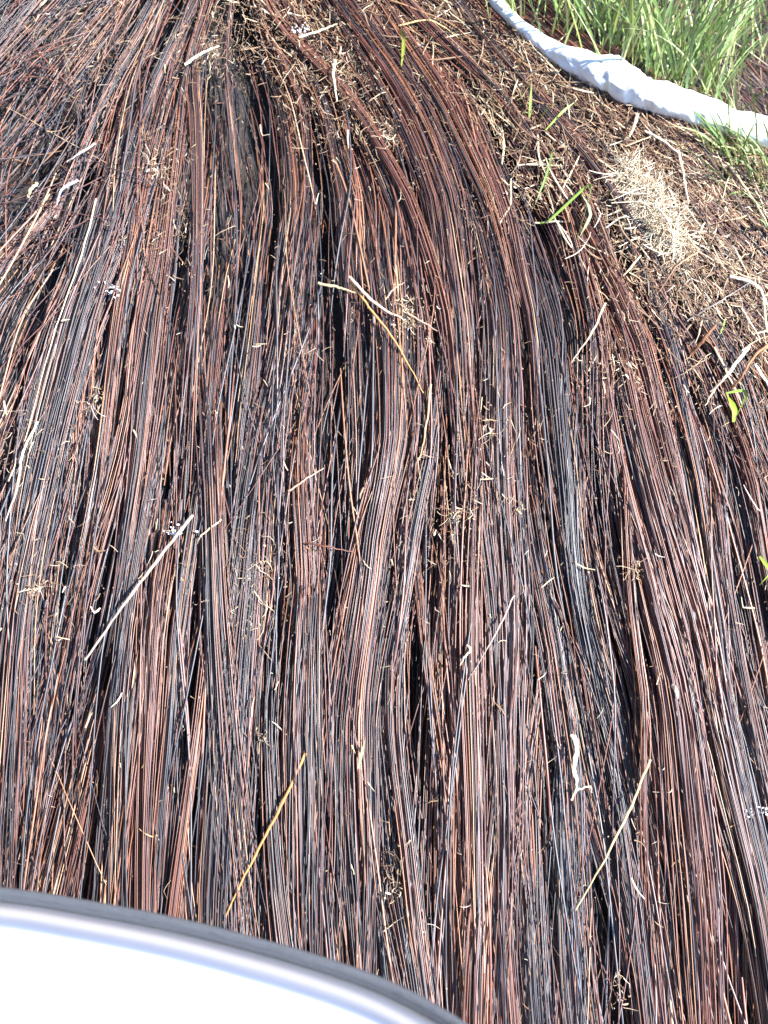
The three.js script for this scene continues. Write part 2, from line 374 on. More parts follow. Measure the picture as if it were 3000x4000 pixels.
// ---------------------------------------------------------------- straw, stalks and litter
const PALE = [[0.55, 0.43, 0.28], [0.48, 0.36, 0.22], [0.62, 0.52, 0.38], [0.40, 0.27, 0.15], [0.52, 0.40, 0.24]];
const DULL = [[0.22, 0.13, 0.075], [0.28, 0.17, 0.095], [0.17, 0.10, 0.06], [0.32, 0.2, 0.11], [0.26, 0.14, 0.07]];
const tone = (c, k = rr(0, 90)) => (t) => { const s = 1 + 0.2 * noise(t * 6 + k, k, 31) + 0.1 * noise(t * 31 + k, k, 32); return [c[0] * s, c[1] * s, c[2] * s]; };
// a short curled piece lying on the bank
function piece(B, u, v, h, ang, len, r, curl, col, sides = 3, flat = 0.6, rise = 0) {
  const m = clamp(Math.round(len / 0.0045), 3, 10), pts = [], st = len / m, kink = rnd() < 0.4 ? 1 + Math.floor(rnd() * (m - 1)) : -1, kb = gauss() * 0.9, fat = rr(0.1, 0.95), ph = rr(0, 40);
  let a = ang;
  for (let k = 0; k <= m; k++) {
    pts.push(onBank(u, v, h + rise * (k / m) * len + 0.0008 * noise(k * 0.9 + ph, ph, 33)));
    u += Math.cos(a) * st; v += Math.sin(a) * st; a += curl / m + 0.28 * (rnd() - 0.5); if (k === kink) a += kb;
  }
  tube(B, pts, (t) => r * (0.45 + 0.75 * Math.exp(-(((t - fat) / 0.45) ** 2)) + 0.22 * noise(t * 9 + ph, ph, 34)), tone(col), sides, flat, NN, ang);
}
// what a small scrap lies beside, from the things one can find
const marks = [];
const used = new Set();
function scrapLabel(u, v, len, curl, c, noun) {
  const toneW = c[0] > 0.5 ? 'cream' : c[0] > 0.38 ? 'tan' : c[0] > 0.24 ? 'light brown' : 'brown';
  const shape = Math.abs(curl) > 0.55 ? 'bent' : 'straight', size = len > 0.05 ? 'long' : len > 0.016 ? 'short' : 'tiny';
  const near = marks.map(([a, b, n]) => [Math.hypot(u - a, v - b), u - a, v - b, n]).sort((a, b) => a[0] - b[0]).slice(0, 4);
  for (const [d, du, dv, n] of near) {
    const far = d > 0.09 ? 'well ' : d < 0.035 ? 'just ' : '', side = Math.abs(du) > Math.abs(dv) ? (du > 0 ? 'right of' : 'left of') : (dv > 0 ? 'above' : 'below');
    const l = `${size} ${shape} ${toneW} ${noun} ${far}${side} the ${n}`;
    if (!used.has(l)) { used.add(l); return l; }
  }
  return null;
}
for (const [x, y, n] of [[1400, 455, 'pale straw nest'], [1300, 200, 'thick part of the white rope'], [1560, 280, 'right end of the white rope'], [1105, 215, 'small green sprout'], [1255, 470, 'kinked green blade'], [865, 130, 'yellow-green leaf'], [800, 660, 'crossed stalks'], [700, 900, 'dark gap in the middle'], [300, 1270, 'long grey stalk'], [1235, 1650, 'torn reed sheath'], [1320, 1800, 'long pale leaning stalk'], [570, 1800, 'orange-brown stalk'], [1575, 890, 'bright folded green leaf'], [60, 250, 'hollow at the upper left'], [655, 78, 'white specks at the top'], [242, 637, 'white specks on the left'], [440, 130, 'parting at the top left'], [545, 1215, 'wide root-hair tangle'], [85, 1275, 'root-hair ball at the left edge'], [985, 1115, 'tuft on the centre fibres'], [1345, 790, 'dusty brown tuft'], [1060, 935, 'dusty tuft at middle right'], [1450, 1500, 'cream seed husk'], [700, 2000, 'boat rim'], [1640, 1235, 'green leaf at the right edge'], [865, 1890, 'tuft near the bottom'], [1335, 2130, 'forked scrap at the bottom right'], [345, 375, 'branching tuft at upper left'], [1170, 620, 'dark cleft right of centre'], [590, 340, 'dark cleft at upper left']]) marks.push([...survey(x, y), n]);
// where litter gathers: [x, y, spread, weight]
const drifts = [
  [560, 40, 90, 5], [700, 70, 120, 9], [830, 90, 120, 9], [950, 60, 100, 7], [1060, 140, 90, 6], [740, 170, 90, 6], [850, 280, 60, 4], [900, 220, 100, 5], [1100, 260, 80, 4], [1180, 330, 70, 4],
  [1250, 240, 80, 6], [1350, 280, 80, 8], [1450, 320, 80, 9], [1540, 370, 80, 9], [1560, 460, 90, 10], [1600, 560, 80, 10], [1500, 560, 70, 7], [1620, 660, 60, 7], [1380, 590, 60, 5], [1300, 430, 80, 4], [1340, 800, 60, 2],
  [460, 120, 60, 3], [340, 360, 50, 3], [380, 520, 50, 2], [1060, 440, 60, 2], [1130, 420, 60, 3], [530, 1220, 70, 2], [860, 680, 40, 2], [980, 1120, 60, 2], [90, 1270, 60, 2], [60, 960, 50, 1.5], [1070, 930, 60, 1.5], [100, 200, 90, 4], [200, 90, 90, 4], [650, 240, 80, 3], [1420, 860, 90, 2],
].map(([x, y, s, w]) => { const [u, v] = survey(x, y); return [u, v, s * 0.00062, w]; });
const dw = drifts.reduce((a, d) => a + d[3], 0);
function litterPlace(share) {
  if (rnd() < share) { let q = rnd() * dw; for (const d of drifts) { q -= d[3]; if (q <= 0) return [d[0] + gauss() * d[2], d[1] + gauss() * d[2]]; } }
  return [rr(-0.6, 0.6), rr(-0.68, 0.8)];
}
const litter = new Buf();
for (let k = 0; k < 18000; k++) {
  const [u, v] = litterPlace(0.86);
  if (!allowed(u, v - 0.06) || holeAt(u, v) > 0.35) continue;
  const upper = sstep(0.1, 0.5, v) ;
  const along = Math.atan2(-1, lieAt(u, v)), ang = rnd() < 0.45 ? along + gauss() * 0.35 : rr(0, 6.28);
  const len = (0.0015 + 0.016 * rnd() ** 3) * (rnd() < 0.08 ? 2 : 1);
  piece(litter, u, v, rr(0.003, 0.019), ang, len, rr(0.0002, 0.0006), gauss() * 0.5, rnd() < 0.55 + 0.2 * upper ? pick(DULL) : pick(PALE), 3, 0.6, gauss() * 0.15);
}
// the mat of dead straw along the crest, from the top middle to the right edge
for (let k = 0; k < 9000; k++) {
  const x = rr(480, 1760), line = 30 + (x - 1030) * 0.46, top = Math.max(-120, line), deep = 130 + 190 * sstep(1100, 1500, x);
  const y = top + Math.abs(gauss()) * deep * 0.75 + 12;
  if (rnd() < 0.75 - 0.75 * sstep(700, 1150, x)) continue;
  const [u, v] = survey(x, y);
  if (!allowed(u, v - 0.06)) continue;
  const along = Math.atan2(-1, lieAt(u, v)), q = noise(u * 14, v * 14, 52);
  if (q < rr(-1.1, 0.1)) continue;
  const c = rnd() < 0.22 ? pick(PALE) : rnd() < 0.6 ? pick(DULL) : [0.13, 0.07, 0.04];
  piece(litter, u, v, rr(0.004, 0.020), rnd() < 0.65 ? along + gauss() * 0.45 : rr(0, 6.28), 0.008 + 0.045 * rnd() ** 2, rr(0.00035, 0.0009), gauss() * 0.25, c, 3, 0.6, gauss() * 0.05);
}
tag(mesh('straw_litter', litter.geo(), M.straw, scene), 'fine pale straw crumbs sprinkled over the dark fibres, thickest near the crest', 'straw litter').userData.kind = 'stuff';
console.log('litter triangles', litter.i.length / 3);
// longer straws strewn along the crest, right
for (let k = 0, n = 0; n < 150 && k < 700; k++) {
  const x = rr(880, 1700), y = rr(20, 780);
  const line = 40 + (x - 1000) * 0.44;
  if (y < line + 20 || y > line + 420 - Math.max(0, 1250 - x) * 0.7) continue;
  const [u, v] = survey(x, y), B = new Buf(), along = Math.atan2(-1, lieAt(u, v));
  const c = rnd() < 0.5 ? pick(PALE) : pick(DULL);
  const o = onBank(u, v, 0.01), len = rr(0.025, 0.085), curl = gauss() * 0.35, label = scrapLabel(u, v, len, curl, c, 'loose straw');
  if (!label) continue;
  piece(B, u, v, rr(0.008, 0.02), rnd() < 0.6 ? along + gauss() * 0.4 : rr(0, 6.28), len, rr(0.0006, 0.0013), curl, c, 5, 0.7, gauss() * 0.06);
  const m = mesh('straw_stalk', local(B.geo(), o), M.straw, scene); m.position.copy(o);
  tag(m, label, 'straw', 'straws strewn along the crest'); n++;
}
const survey0 = (u, v) => Math.abs(u) > 0.56 || v < -0.62;
// single pale scraps caught on the fibres
for (let k = 0; k < 330; k++) {
  const [u, v] = litterPlace(0.5);
  if (v > crest(u) - 0.05) continue;
  const len = 0.005 + 0.024 * rnd() ** 2, curl = gauss() * 0.5, c = rnd() < 0.3 ? pick(DULL) : pick(PALE), label = scrapLabel(u, v, len, curl, c, 'straw scrap');
  if (!label || survey0(u, v) || holeAt(u, v) > 0.35) continue;
  const B = new Buf(), o = onBank(u, v, 0.008), along = Math.atan2(-1, lieAt(u, v));
  piece(B, u, v, rr(0.009, 0.018), rnd() < 0.5 ? along + gauss() * 0.4 : rr(0, 6.28), len, rr(0.0005, 0.0012), curl, c, 5, 0.5, gauss() * 0.1);
  const m = mesh('straw_scrap', local(B.geo(), o), M.straw, scene); m.position.copy(o);
  tag(m, label, 'straw', 'pale scraps caught on the fibres');
}
// root-hair tufts
for (const [x, y, s, c, label] of [
  [455, 125, 26, 26, 'pale root-hair tuft with a short thick straw, near the top left parting'],
  [840, 290, 26, 30, 'pale root-hair tuft on the upper slope below the litter drift'],
  [345, 375, 24, 26, 'pale branching root-hair tuft on the left upper slope'],
  [875, 690, 28, 34, 'bright root-hair tuft at the end of the crossed stalks, left of centre gap'],
  [545, 1215, 40, 34, 'wide tangle of pale root hairs right of the long grey stalk'],
  [545, 1345, 30, 20, 'pale claw-shaped root scrap below the wide tangle'],
  [85, 1275, 16, 30, 'small round ball of pale root hairs at the left edge'],
  [985, 1115, 20, 22, 'pale tuft of root hairs on the red-brown centre fibres'],
  [1370, 1235, 18, 18, 'dusty tuft on the leaning hank at right'],
  [1345, 790, 30, 34, 'dusty brown tuft on the right slope under the straw nest'],
  [865, 1890, 26, 22, 'pale root-hair tuft near the bottom, right of the boat'],
  [1060, 935, 20, 20, 'dusty tuft on the middle right slope'],
  [215, 860, 22, 16, 'frayed tan husk with hairs on the left slope'],
  [730, 150, 30, 34, 'pale tuft in the litter drift at the top middle'],
  [1140, 420, 26, 30, 'pale straw tuft beside the thin green blade'],
  [570, 1590, 16, 12, 'tan flake of husk on the lower left fibres'],
  [1390, 600, 26, 36, 'bright straw tuft just below the pale straw nest'],
  [1335, 2130, 20, 14, 'pale forked scrap near the bottom right corner'],
  [905, 2010, 14, 10, 'pale folded husk by the edge of the boat'],
  [1120, 1100, 14, 12, 'tiny pale tuft on the grey right hank'],
]) {
  const [u, v] = survey(x, y), B = new Buf(), o = onBank(u, v, 0.006);
  const along = Math.atan2(-1, lieAt(u, v)) + gauss() * 0.5, ca = Math.cos(along), sa = Math.sin(along), st = rr(1, 2.4);
  for (let k = 0; k < c * 1.5; k++) {
    const q = gauss() * s * 0.00022 * st, w = gauss() * s * 0.00022, chip = rnd() < 0.25;
    piece(B, u + ca * q - sa * w, v + sa * q + ca * w, rr(0.004, 0.017), rnd() < 0.55 ? along + gauss() * 0.6 : rr(0, 6.28), chip ? rr(0.003, 0.007) : (0.004 + 0.022 * rnd() ** 2) * (0.5 + s / 50), chip ? rr(0.0007, 0.0013) : rr(0.00025, 0.0006), gauss() * 0.9, rnd() < 0.4 ? pick(DULL) : pick(PALE), 3, 0.5, gauss() * 0.12);
  }
  const m = mesh('root_hair_tuft', local(B.geo(), o), M.straw, scene); m.position.copy(o);
  tag(m, label, 'root hairs');
}
// the straw nest below the rope
{
  const o = P(1400, 455, 0), nest = groupAt('straw_nest', o);
  tag(nest, 'matted clump of bleached fine straw lying below the white rope', 'straw clump');
  const B = new Buf();
  const line = [[1345, 372, 34], [1372, 405, 44], [1398, 440, 46], [1418, 475, 46], [1440, 510, 44], [1452, 540, 30]].map(([x, y, r]) => [...survey(x, y), r * 0.00056]);
  for (let k = 0; k < 3000; k++) {
    const f = rnd() * (line.length - 1.001), i = Math.floor(f), g = f - i, a = line[i], b = line[i + 1], R = a[2] + (b[2] - a[2]) * g;
    const wide = rnd() < 0.3 ? 1.7 : 1, q = gauss() * 0.42 * wide + 0.5 * noise(f * 2, 3, 51), w = gauss() * 0.42 * wide;
    const big = k < 90, T = big ? new Buf() : B;
    const c = rnd() < 0.6 ? [0.66, 0.56, 0.4] : rnd() < 0.6 ? pick(PALE) : pick(DULL);
    piece(T, a[0] + (b[0] - a[0]) * g + q * R, a[1] + (b[1] - a[1]) * g + w * R, 0.008 + rnd() * 0.017 * Math.max(0, 1 - (q * q + w * w) * 0.7), rr(0, 6.28), big ? rr(0.025, 0.06) : 0.006 + 0.034 * rnd() ** 1.5, big ? rr(0.0006, 0.001) : rr(0.00025, 0.0005), gauss() * (big ? 0.4 : 1.4), c, 3, 0.7, gauss() * 0.03 - 0.02);
    if (big) mesh('straw', local(T.geo(), o), M.straw, nest);
  }
  const m = mesh('straw_tangle', local(B.geo(), o), M.straw, nest); m.userData.kind = 'stuff';
}
// stalks and straws that stand out one by one: [points x,y,lift mm ...], width px, colour, label
function stalk(name, label, category, pts, w, c, sides = 8, flat = 0.8, taper = 0.5) {
  const q = pts.map(([x, y, h = 14]) => P(x, y, h / 1000)), o = P(pts[0][0], pts[0][1], 0);
  const B = new Buf(), c3 = new THREE.CatmullRomCurve3(q), col = tone(c);
  const n = Math.max(22, pts.length * 9), fine = c3.getPoints(n), ph = rr(0, 60);
  fine.forEach((p, k) => { p.addScaledVector(UX, 0.0007 * noise(k * 0.55 + ph, 1, 35)).addScaledVector(VS, 0.0007 * noise(k * 0.55, ph, 36)); });
  const nodes = rr(3, 6);
  tube(B, fine, (t) => (w < 9 ? w : 9 + (w - 9) * 0.5) * 0.00021 * (1 - taper * sstep(0.3, 1, t)) * (1 + 0.16 * noise(t * 14 + ph, ph, 37) + 0.25 * Math.exp(-(((((t * nodes + ph) % 1) - 0.5) / 0.05) ** 2))), col, sides, flat, NN);
  const m = mesh(name, local(B.geo(), o), M.straw, scene); m.position.copy(o);
  return tag(m, label, category);
}
const S = 'straw';
stalk('dry_stalk', 'long straight greyish stalk lying aslant across the left fibres', S, [[422, 1122, 22], [350, 1215, 22], [270, 1320, 20], [190, 1428, 12]], 9, [0.34, 0.27, 0.22], 8, 0.9, 0.3);
stalk('dry_stalk', 'golden stalk running down to the right from the crossed stalks', S, [[758, 622, 16], [800, 680, 20], [860, 760, 18], [914, 858, 14]], 7, [0.42, 0.22, 0.07]);
stalk('dry_stalk', 'short pale stalk jutting left from the crossed stalks', S, [[688, 622, 14], [730, 632, 16], [768, 644, 16]], 9, [0.5, 0.36, 0.18]);
stalk('dry_stalk', 'thick pinkish stalk piece in the middle of the crossed stalks', S, [[756, 612, 20], [790, 652, 22], [832, 682, 18], [870, 700, 16]], 11, [0.5, 0.34, 0.24]);
stalk('dry_stalk', 'thin stalk rising right from the crossed stalks', S, [[832, 662, 20], [850, 642, 24], [872, 628, 24]], 5, [0.46, 0.28, 0.18]);
stalk('dry_stalk', 'thin stalk end pointing right from the bright root-hair tuft', S, [[880, 690, 18], [912, 708, 18], [944, 726, 16]], 6, [0.42, 0.25, 0.17]);
stalk('dry_stalk', 'long orange-brown stalk leaning over the lower left fibres above the boat', S, [[662, 1628, 20], [610, 1740, 22], [545, 1865, 20], [484, 1990, 12]], 8, [0.40, 0.19, 0.06]);
stalk('dry_stalk', 'long pale stalk leaning left across the lower right fibres', S, [[1396, 1640, 20], [1352, 1745, 22], [1300, 1850, 20], [1240, 1965, 10]], 7, [0.52, 0.38, 0.18]);
stalk('dry_stalk', 'thin grey-brown stalk leaning left at the right middle', S, [[1108, 1290, 18], [1060, 1385, 20], [1010, 1470, 12]], 5, [0.3, 0.22, 0.18]);
stalk('dry_stalk', 'pale straight straw on the right slope under the nest', S, [[1302, 668, 18], [1270, 735, 20], [1230, 790, 12]], 6, [0.55, 0.42, 0.27]);
stalk('dry_stalk', 'forked pale stick at the right edge above the green leaf', S, [[1602, 766, 30], [1570, 808, 30], [1548, 836, 28], [1526, 856, 16]], 11, [0.55, 0.44, 0.32]);
stalk('dry_stalk', 'dark brown stub left of the forked pale stick', S, [[1530, 724, 32], [1508, 750, 28], [1486, 776, 16]], 11, [0.16, 0.065, 0.025], 8, 0.9, 0.1);
stalk('dry_stalk', 'orange-brown stub right of the forked pale stick', S, [[1656, 750, 26], [1606, 796, 30], [1590, 825, 26], [1574, 848, 14]], 8, [0.26, 0.11, 0.04], 8, 0.9, 0.1);
stalk('dry_stalk', 'dark twig slanting down to the forked pale stick', S, [[1482, 690, 20], [1540, 718, 26], [1600, 764, 30]], 6, [0.10, 0.065, 0.05]);
stalk('dry_stalk', 'white curled strip at the right edge beside the orange stub', S, [[1619, 801, 22], [1634, 828, 24], [1660, 858, 18]], 8, [0.66, 0.62, 0.5], 6, 0.4);
stalk('dry_stalk', 'pale straw slanting behind the green leaf on the right slope', S, [[1535, 760, 16], [1564, 820, 16], [1594, 880, 14]], 7, [0.5, 0.36, 0.22]);
stalk('dry_stalk', 'thin straw end below the forked pale stick', S, [[1542, 840, 18], [1528, 862, 18], [1516, 884, 14]], 6, [0.5, 0.36, 0.2]);
stalk('dry_stalk', 'pale straw hanging down the right side of the nest', S, [[1455, 345, 22], [1466, 400, 24], [1479, 456, 18]], 8, [0.6, 0.47, 0.33]);
stalk('dry_stalk', 'pale straw slanting down to the nest from the rope', S, [[1386, 303, 20], [1420, 325, 24], [1457, 352, 22]], 9, [0.6, 0.47, 0.33]);
stalk('dry_stalk', 'thin tan straw lying level just above the nest', S, [[1344, 333, 18], [1380, 322, 22], [1418, 308, 18]], 5, [0.48, 0.33, 0.19]);
stalk('dry_stalk', 'long tan stalk along the right edge beside the grass', S, [[1560, 372, 22], [1610, 445, 24], [1658, 522, 20]], 9, [0.46, 0.34, 0.2]);
stalk('dry_stalk', 'pale straw crossing the lower half of the nest', S, [[1407, 480, 36], [1428, 512, 38], [1448, 545, 24]], 7, [0.62, 0.5, 0.34]);
stalk('dry_stalk', 'white broken root at the right edge below the straw litter', S, [[1566, 612, 20], [1600, 622, 22], [1628, 638, 22], [1645, 670, 18]], 12, [0.62, 0.54, 0.4], 8, 0.7);
stalk('dry_stalk', 'thin grey twig reaching up right below the nest', S, [[1476, 705, 16], [1540, 672, 30], [1608, 627, 24]], 4, [0.26, 0.2, 0.17]);
stalk('dry_stalk', 'reddish straight straw below right of the nest', S, [[1500, 560, 22], [1455, 590, 24], [1418, 640, 14]], 5, [0.36, 0.18, 0.1]);
stalk('dry_stalk', 'long root fibre arching over the upper slope from the top edge', S, [[820, 10, 18], [900, 45, 22], [980, 80, 22], [1050, 140, 16]], 5, [0.32, 0.17, 0.08]);
stalk('dry_stalk', 'thin tan straw bent across the drift at the top middle', S, [[860, 75, 18], [930, 68, 22], [990, 100, 16]], 6, [0.5, 0.36, 0.16]);
stalk('dry_stalk', 'pale long straw on the far left hank', S, [[214, 440, 14], [190, 545, 18], [165, 620, 18], [132, 710, 16], [60, 960, 12]], 5, [0.6, 0.5, 0.33], 6, 0.5);
stalk('dry_stalk', 'white crinkled root in the left lower fibres', S, [[90, 920, 16], [60, 985, 18], [48, 1060, 18], [20, 1130, 12]], 7, [0.62, 0.54, 0.4], 6, 0.6);
stalk('dry_stalk', 'torn cream reed sheath standing out on the lower right fibres', S, [[1232, 1588, 14], [1240, 1610, 18], [1234, 1660, 20], [1240, 1700, 18], [1230, 1728, 12]], 17, [0.62, 0.55, 0.4], 8, 0.45, 0.6);
stalk('dry_stalk', 'small hooked cream root beside the torn reed sheath', S, [[1242, 1706, 16], [1266, 1698, 20], [1274, 1712, 14]], 5, [0.62, 0.52, 0.36]);
stalk('dry_stalk', 'cream seed husk on the right hank above the torn reed sheath', S, [[1446, 1480, 16], [1452, 1500, 20], [1460, 1522, 14]], 13, [0.66, 0.58, 0.4], 8, 0.5, 0.7);
stalk('dry_stalk', 'pale kinked straw piece beside the dark centre gap', S, [[625, 1068, 14], [660, 1045, 18], [700, 1018, 14]], 6, [0.42, 0.25, 0.17]);
stalk('dry_stalk', 'thin dark red twig crossing the centre gap', S, [[662, 1178, 14], [705, 1188, 22], [765, 1198, 14]], 5, [0.14, 0.05, 0.03]);
stalk('dry_stalk', 'small hooked cream root right of the centre', S, [[1006, 1398, 16], [1014, 1408, 20], [1000, 1424, 18], [992, 1440, 12]], 7, [0.6, 0.5, 0.35]);
stalk('dry_stalk', 'long straight pale fibre down the middle slope', S, [[930, 840, 16], [918, 940, 18], [905, 1000, 14]], 6, [0.5, 0.3, 0.16]);
stalk('dry_stalk', 'pale straw propped left of the long grey stalk tip', S, [[482, 1130, 18], [440, 1165, 20], [428, 1180, 12]], 5, [0.55, 0.42, 0.26]);
stalk('dry_stalk', 'short pale straw lying level near the top left parting', S, [[404, 158, 18], [440, 138, 22], [478, 120, 20]], 11, [0.62, 0.54, 0.36], 8, 0.5);
stalk('dry_stalk', 'tan straw slanting at the top middle above the white crumbs', S, [[700, 82, 18], [730, 72, 20], [648, 100, 18]].sort((a, b) => a[0] - b[0]), 8, [0.56, 0.46, 0.28], 8, 0.6);
stalk('dry_stalk', 'hanging crinkled pale root on the upper middle slope', S, [[725, 150, 20], [722, 180, 22], [728, 232, 14]], 9, [0.62, 0.52, 0.34], 8, 0.6);
stalk('dry_stalk', 'grey flat strip lying in the dark hollow at the top left', S, [[172, 398, 10], [140, 425, 16], [128, 450, 10]], 12, [0.3, 0.27, 0.28], 6, 0.35);
stalk('dry_stalk', 'pale split straw on the left slope above the hollow', S, [[212, 320, 12], [180, 345, 16], [150, 360, 12]], 8, [0.4, 0.34, 0.3], 6, 0.5);
stalk('dry_stalk', 'tan thorn-shaped husk at the left edge under the hollow', S, [[88, 408, 14], [76, 425, 18], [66, 436, 12]], 13, [0.6, 0.46, 0.24], 6, 0.5, 0.1);
stalk('dry_stalk', 'brown striped broken reed standing below the rope', S, [[1370, 262, 18], [1362, 290, 28], [1350, 320, 26]], 12, [0.4, 0.3, 0.2], 6, 0.5, 0.2);
// white crumbs
for (const [x, y, n, label] of [[655, 78, 16, 'white crumbly speck cluster in the litter at the top middle'], [242, 637, 12, 'white crumbly specks on the left slope'], [385, 1152, 16, 'white crumbly specks under the tip of the long grey stalk'], [1628, 1755, 9, 'white flaky speck near the lower right edge']]) {
  const [u, v] = survey(x, y), o = onBank(u, v, 0.006), B = new Buf();
  for (let k = 0; k < n * 2; k++) {
    const c = onBank(u + gauss() * 0.007, v + gauss() * 0.004, rr(0.011, 0.017)), g = new THREE.IcosahedronGeometry(rr(0.0006, 0.0017), 0).scale(rr(0.6, 1.7), rr(0.5, 1.2), rr(0.4, 0.8)).rotateZ(rr(0, 3)), p = g.attributes.position, b0 = B.nv;
    for (let i = 0; i < p.count; i++) { const s = 1 + 0.35 * noise(p.getX(i) * 900 + k, p.getY(i) * 900 + p.getZ(i) * 500, 81); B.p.push(c.x + p.getX(i) * s, c.y + p.getY(i) * s, c.z + p.getZ(i) * s); B.n.push(g.attributes.normal.getX(i), g.attributes.normal.getY(i), g.attributes.normal.getZ(i)); B.c.push(0.78, 0.77, 0.74); B.i.push(b0 + i); }
  }
  const m = mesh('white_specks', local(B.geo(), o), M.straw, scene); m.position.copy(o);
  tag(m, label, 'specks');
}

// ---------------------------------------------------------------- green leaves
const GREENS = [[0.26, 0.38, 0.10], [0.33, 0.45, 0.13], [0.21, 0.32, 0.09], [0.40, 0.48, 0.18], [0.28, 0.41, 0.16], [0.37, 0.43, 0.12], [0.46, 0.46, 0.22]];
const YELLOW = [0.42, 0.36, 0.10];
// a grass blade: a shallow V-folded strap with a little thickness
function bladeGeo(pts, w, c, twist = 0, o) {
  const n = pts.length, p = [], col = [], idx = [], T = V(), L = V(), N2 = V(), th = 0.00012;
  const k0 = rr(0, 50);
  let ref = V(rr(-1, 1), 0.15, rr(0.2, 1)).normalize();
  for (let k = 0; k < n; k++) {
    const t = k / (n - 1);
    T.subVectors(pts[Math.min(n - 1, k + 1)], pts[Math.max(0, k - 1)]).normalize();
    L.crossVectors(T, ref).normalize();
    N2.crossVectors(L, T).normalize();
    const ca = Math.cos(twist * t), sa = Math.sin(twist * t), lx = L.clone().multiplyScalar(ca).addScaledVector(N2, sa), nx = N2.clone().multiplyScalar(ca).addScaledVector(L, -sa);
    const ww = w * (0.55 + 0.45 * sstep(0, 0.3, t)) * Math.max(0.06, 1 - sstep(0.55, 1, t) * 0.96), fold = ww * 0.32;
    for (const [s, f, d] of [[-1, 0, th], [0, -1, th], [1, 0, th], [1, 0, -th], [0, -1, -th], [-1, 0, -th]]) {
      p.push(pts[k].x + lx.x * s * ww + nx.x * (f * fold + d) - o.x, pts[k].y + lx.y * s * ww + nx.y * (f * fold + d) - o.y, pts[k].z + lx.z * s * ww + nx.z * (f * fold + d) - o.z);
      const m = 1 + 0.14 * noise(t * 7 + k0, s * 2, 91) + (s === 0 ? 0.12 : 0), y = sstep(0.82, 1.05, t + 0.15 * noise(k0, t * 3, 92));
      const cc = mixc(c, YELLOW, y * 0.7);
      col.push(cc[0] * m, cc[1] * m, cc[2] * m);
    }
    if (k) for (let s = 0; s < 6; s++) { const s2 = (s + 1) % 6, a = (k - 1) * 6, b = k * 6; idx.push(a + s, a + s2, b + s, b + s, a + s2, b + s2); }
  }
  const g = new THREE.BufferGeometry();
  g.setAttribute('position', new THREE.Float32BufferAttribute(p, 3)); g.setAttribute('color', new THREE.Float32BufferAttribute(col, 3)); g.setIndex(idx); g.computeVertexNormals();
  return g;
}
function arc(from, az, lean, len, droop, n = 12) {                 // a stem that leaves at an angle off upright and droops
  const pts = [from.clone()], q = from.clone(); let a = lean;
  for (let k = 0; k < n; k++) { const st = len / n; q.x += Math.cos(az) * Math.sin(a) * st; q.z += Math.sin(az) * Math.sin(a) * st; q.y += Math.cos(a) * st; a += droop / n * (0.4 + 1.2 * k / n); pts.push(q.clone()); }
  return pts;
}
const ORD = ['first', 'second', 'third', 'fourth', 'fifth', 'sixth', 'seventh', 'eighth', 'ninth', 'tenth', 'eleventh', 'twelfth', 'thirteenth', 'fourteenth', 'fifteenth', 'sixteenth', 'seventeenth', 'eighteenth', 'nineteenth', 'twentieth'];
function tuft(x, y, count, len, label, lean = 0.5, az0 = null) {
  const [u, v] = survey(x, y), o = onBank(u, v, -0.03), t = groupAt('grass_tuft', o);
  tag(t, label, 'grass', 'grass tufts on the crest');
  for (let k = 0; k < count * 2.1; k++) {
    const from = o.clone().add(V(gauss() * 0.02, 0.004, gauss() * 0.02)), az = az0 === null ? rr(0, 6.28) : az0 + gauss() * 0.5;
    mesh('blade', bladeGeo(arc(from, az, Math.abs(gauss()) * 0.22 + lean * rr(0, 0.5), len * rr(0.55, 1.15), rr(0.1, 1.3)), rr(0.0007, 0.0018), pick(GREENS), gauss() * 0.5, o), M.blade, t);
  }
}
const behind = [[1128, 62, 9, 0.17], [1168, 92, 8, 0.15], [1205, 108, 7, 0.16], [1238, 60, 9, 0.2], [1268, 122, 8, 0.15], [1300, 100, 10, 0.19], [1335, 158, 13, 0.2], [1362, 120, 11, 0.2], [1392, 178, 14, 0.21], [1420, 130, 12, 0.22], [1440, 196, 13, 0.2], [1474, 205, 14, 0.22], [1500, 150, 12, 0.2], [1512, 224, 11, 0.2], [1555, 150, 9, 0.19], [1548, 242, 5, 0.14], [1600, 90, 10, 0.19], [1655, 110, 8, 0.17]];
behind.forEach(([x, y, n, l], i) => tuft(x, y, n, l, `${ORD[i]} green grass tuft from the left behind the white rope`));
[[1600, 345, 12, 0.15], [1645, 365, 14, 0.17], [1575, 325, 8, 0.1], [1672, 430, 12, 0.18], [1690, 500, 8, 0.16]].forEach(([x, y, n, l], i) => tuft(x, y, n, l, `${ORD[i]} green grass tuft counting down the right edge under the rope`, 1.6, 2.6));
tuft(1105, 248, 7, 0.075, 'small sprout of thin green blades alone on the upper slope', 1.0);
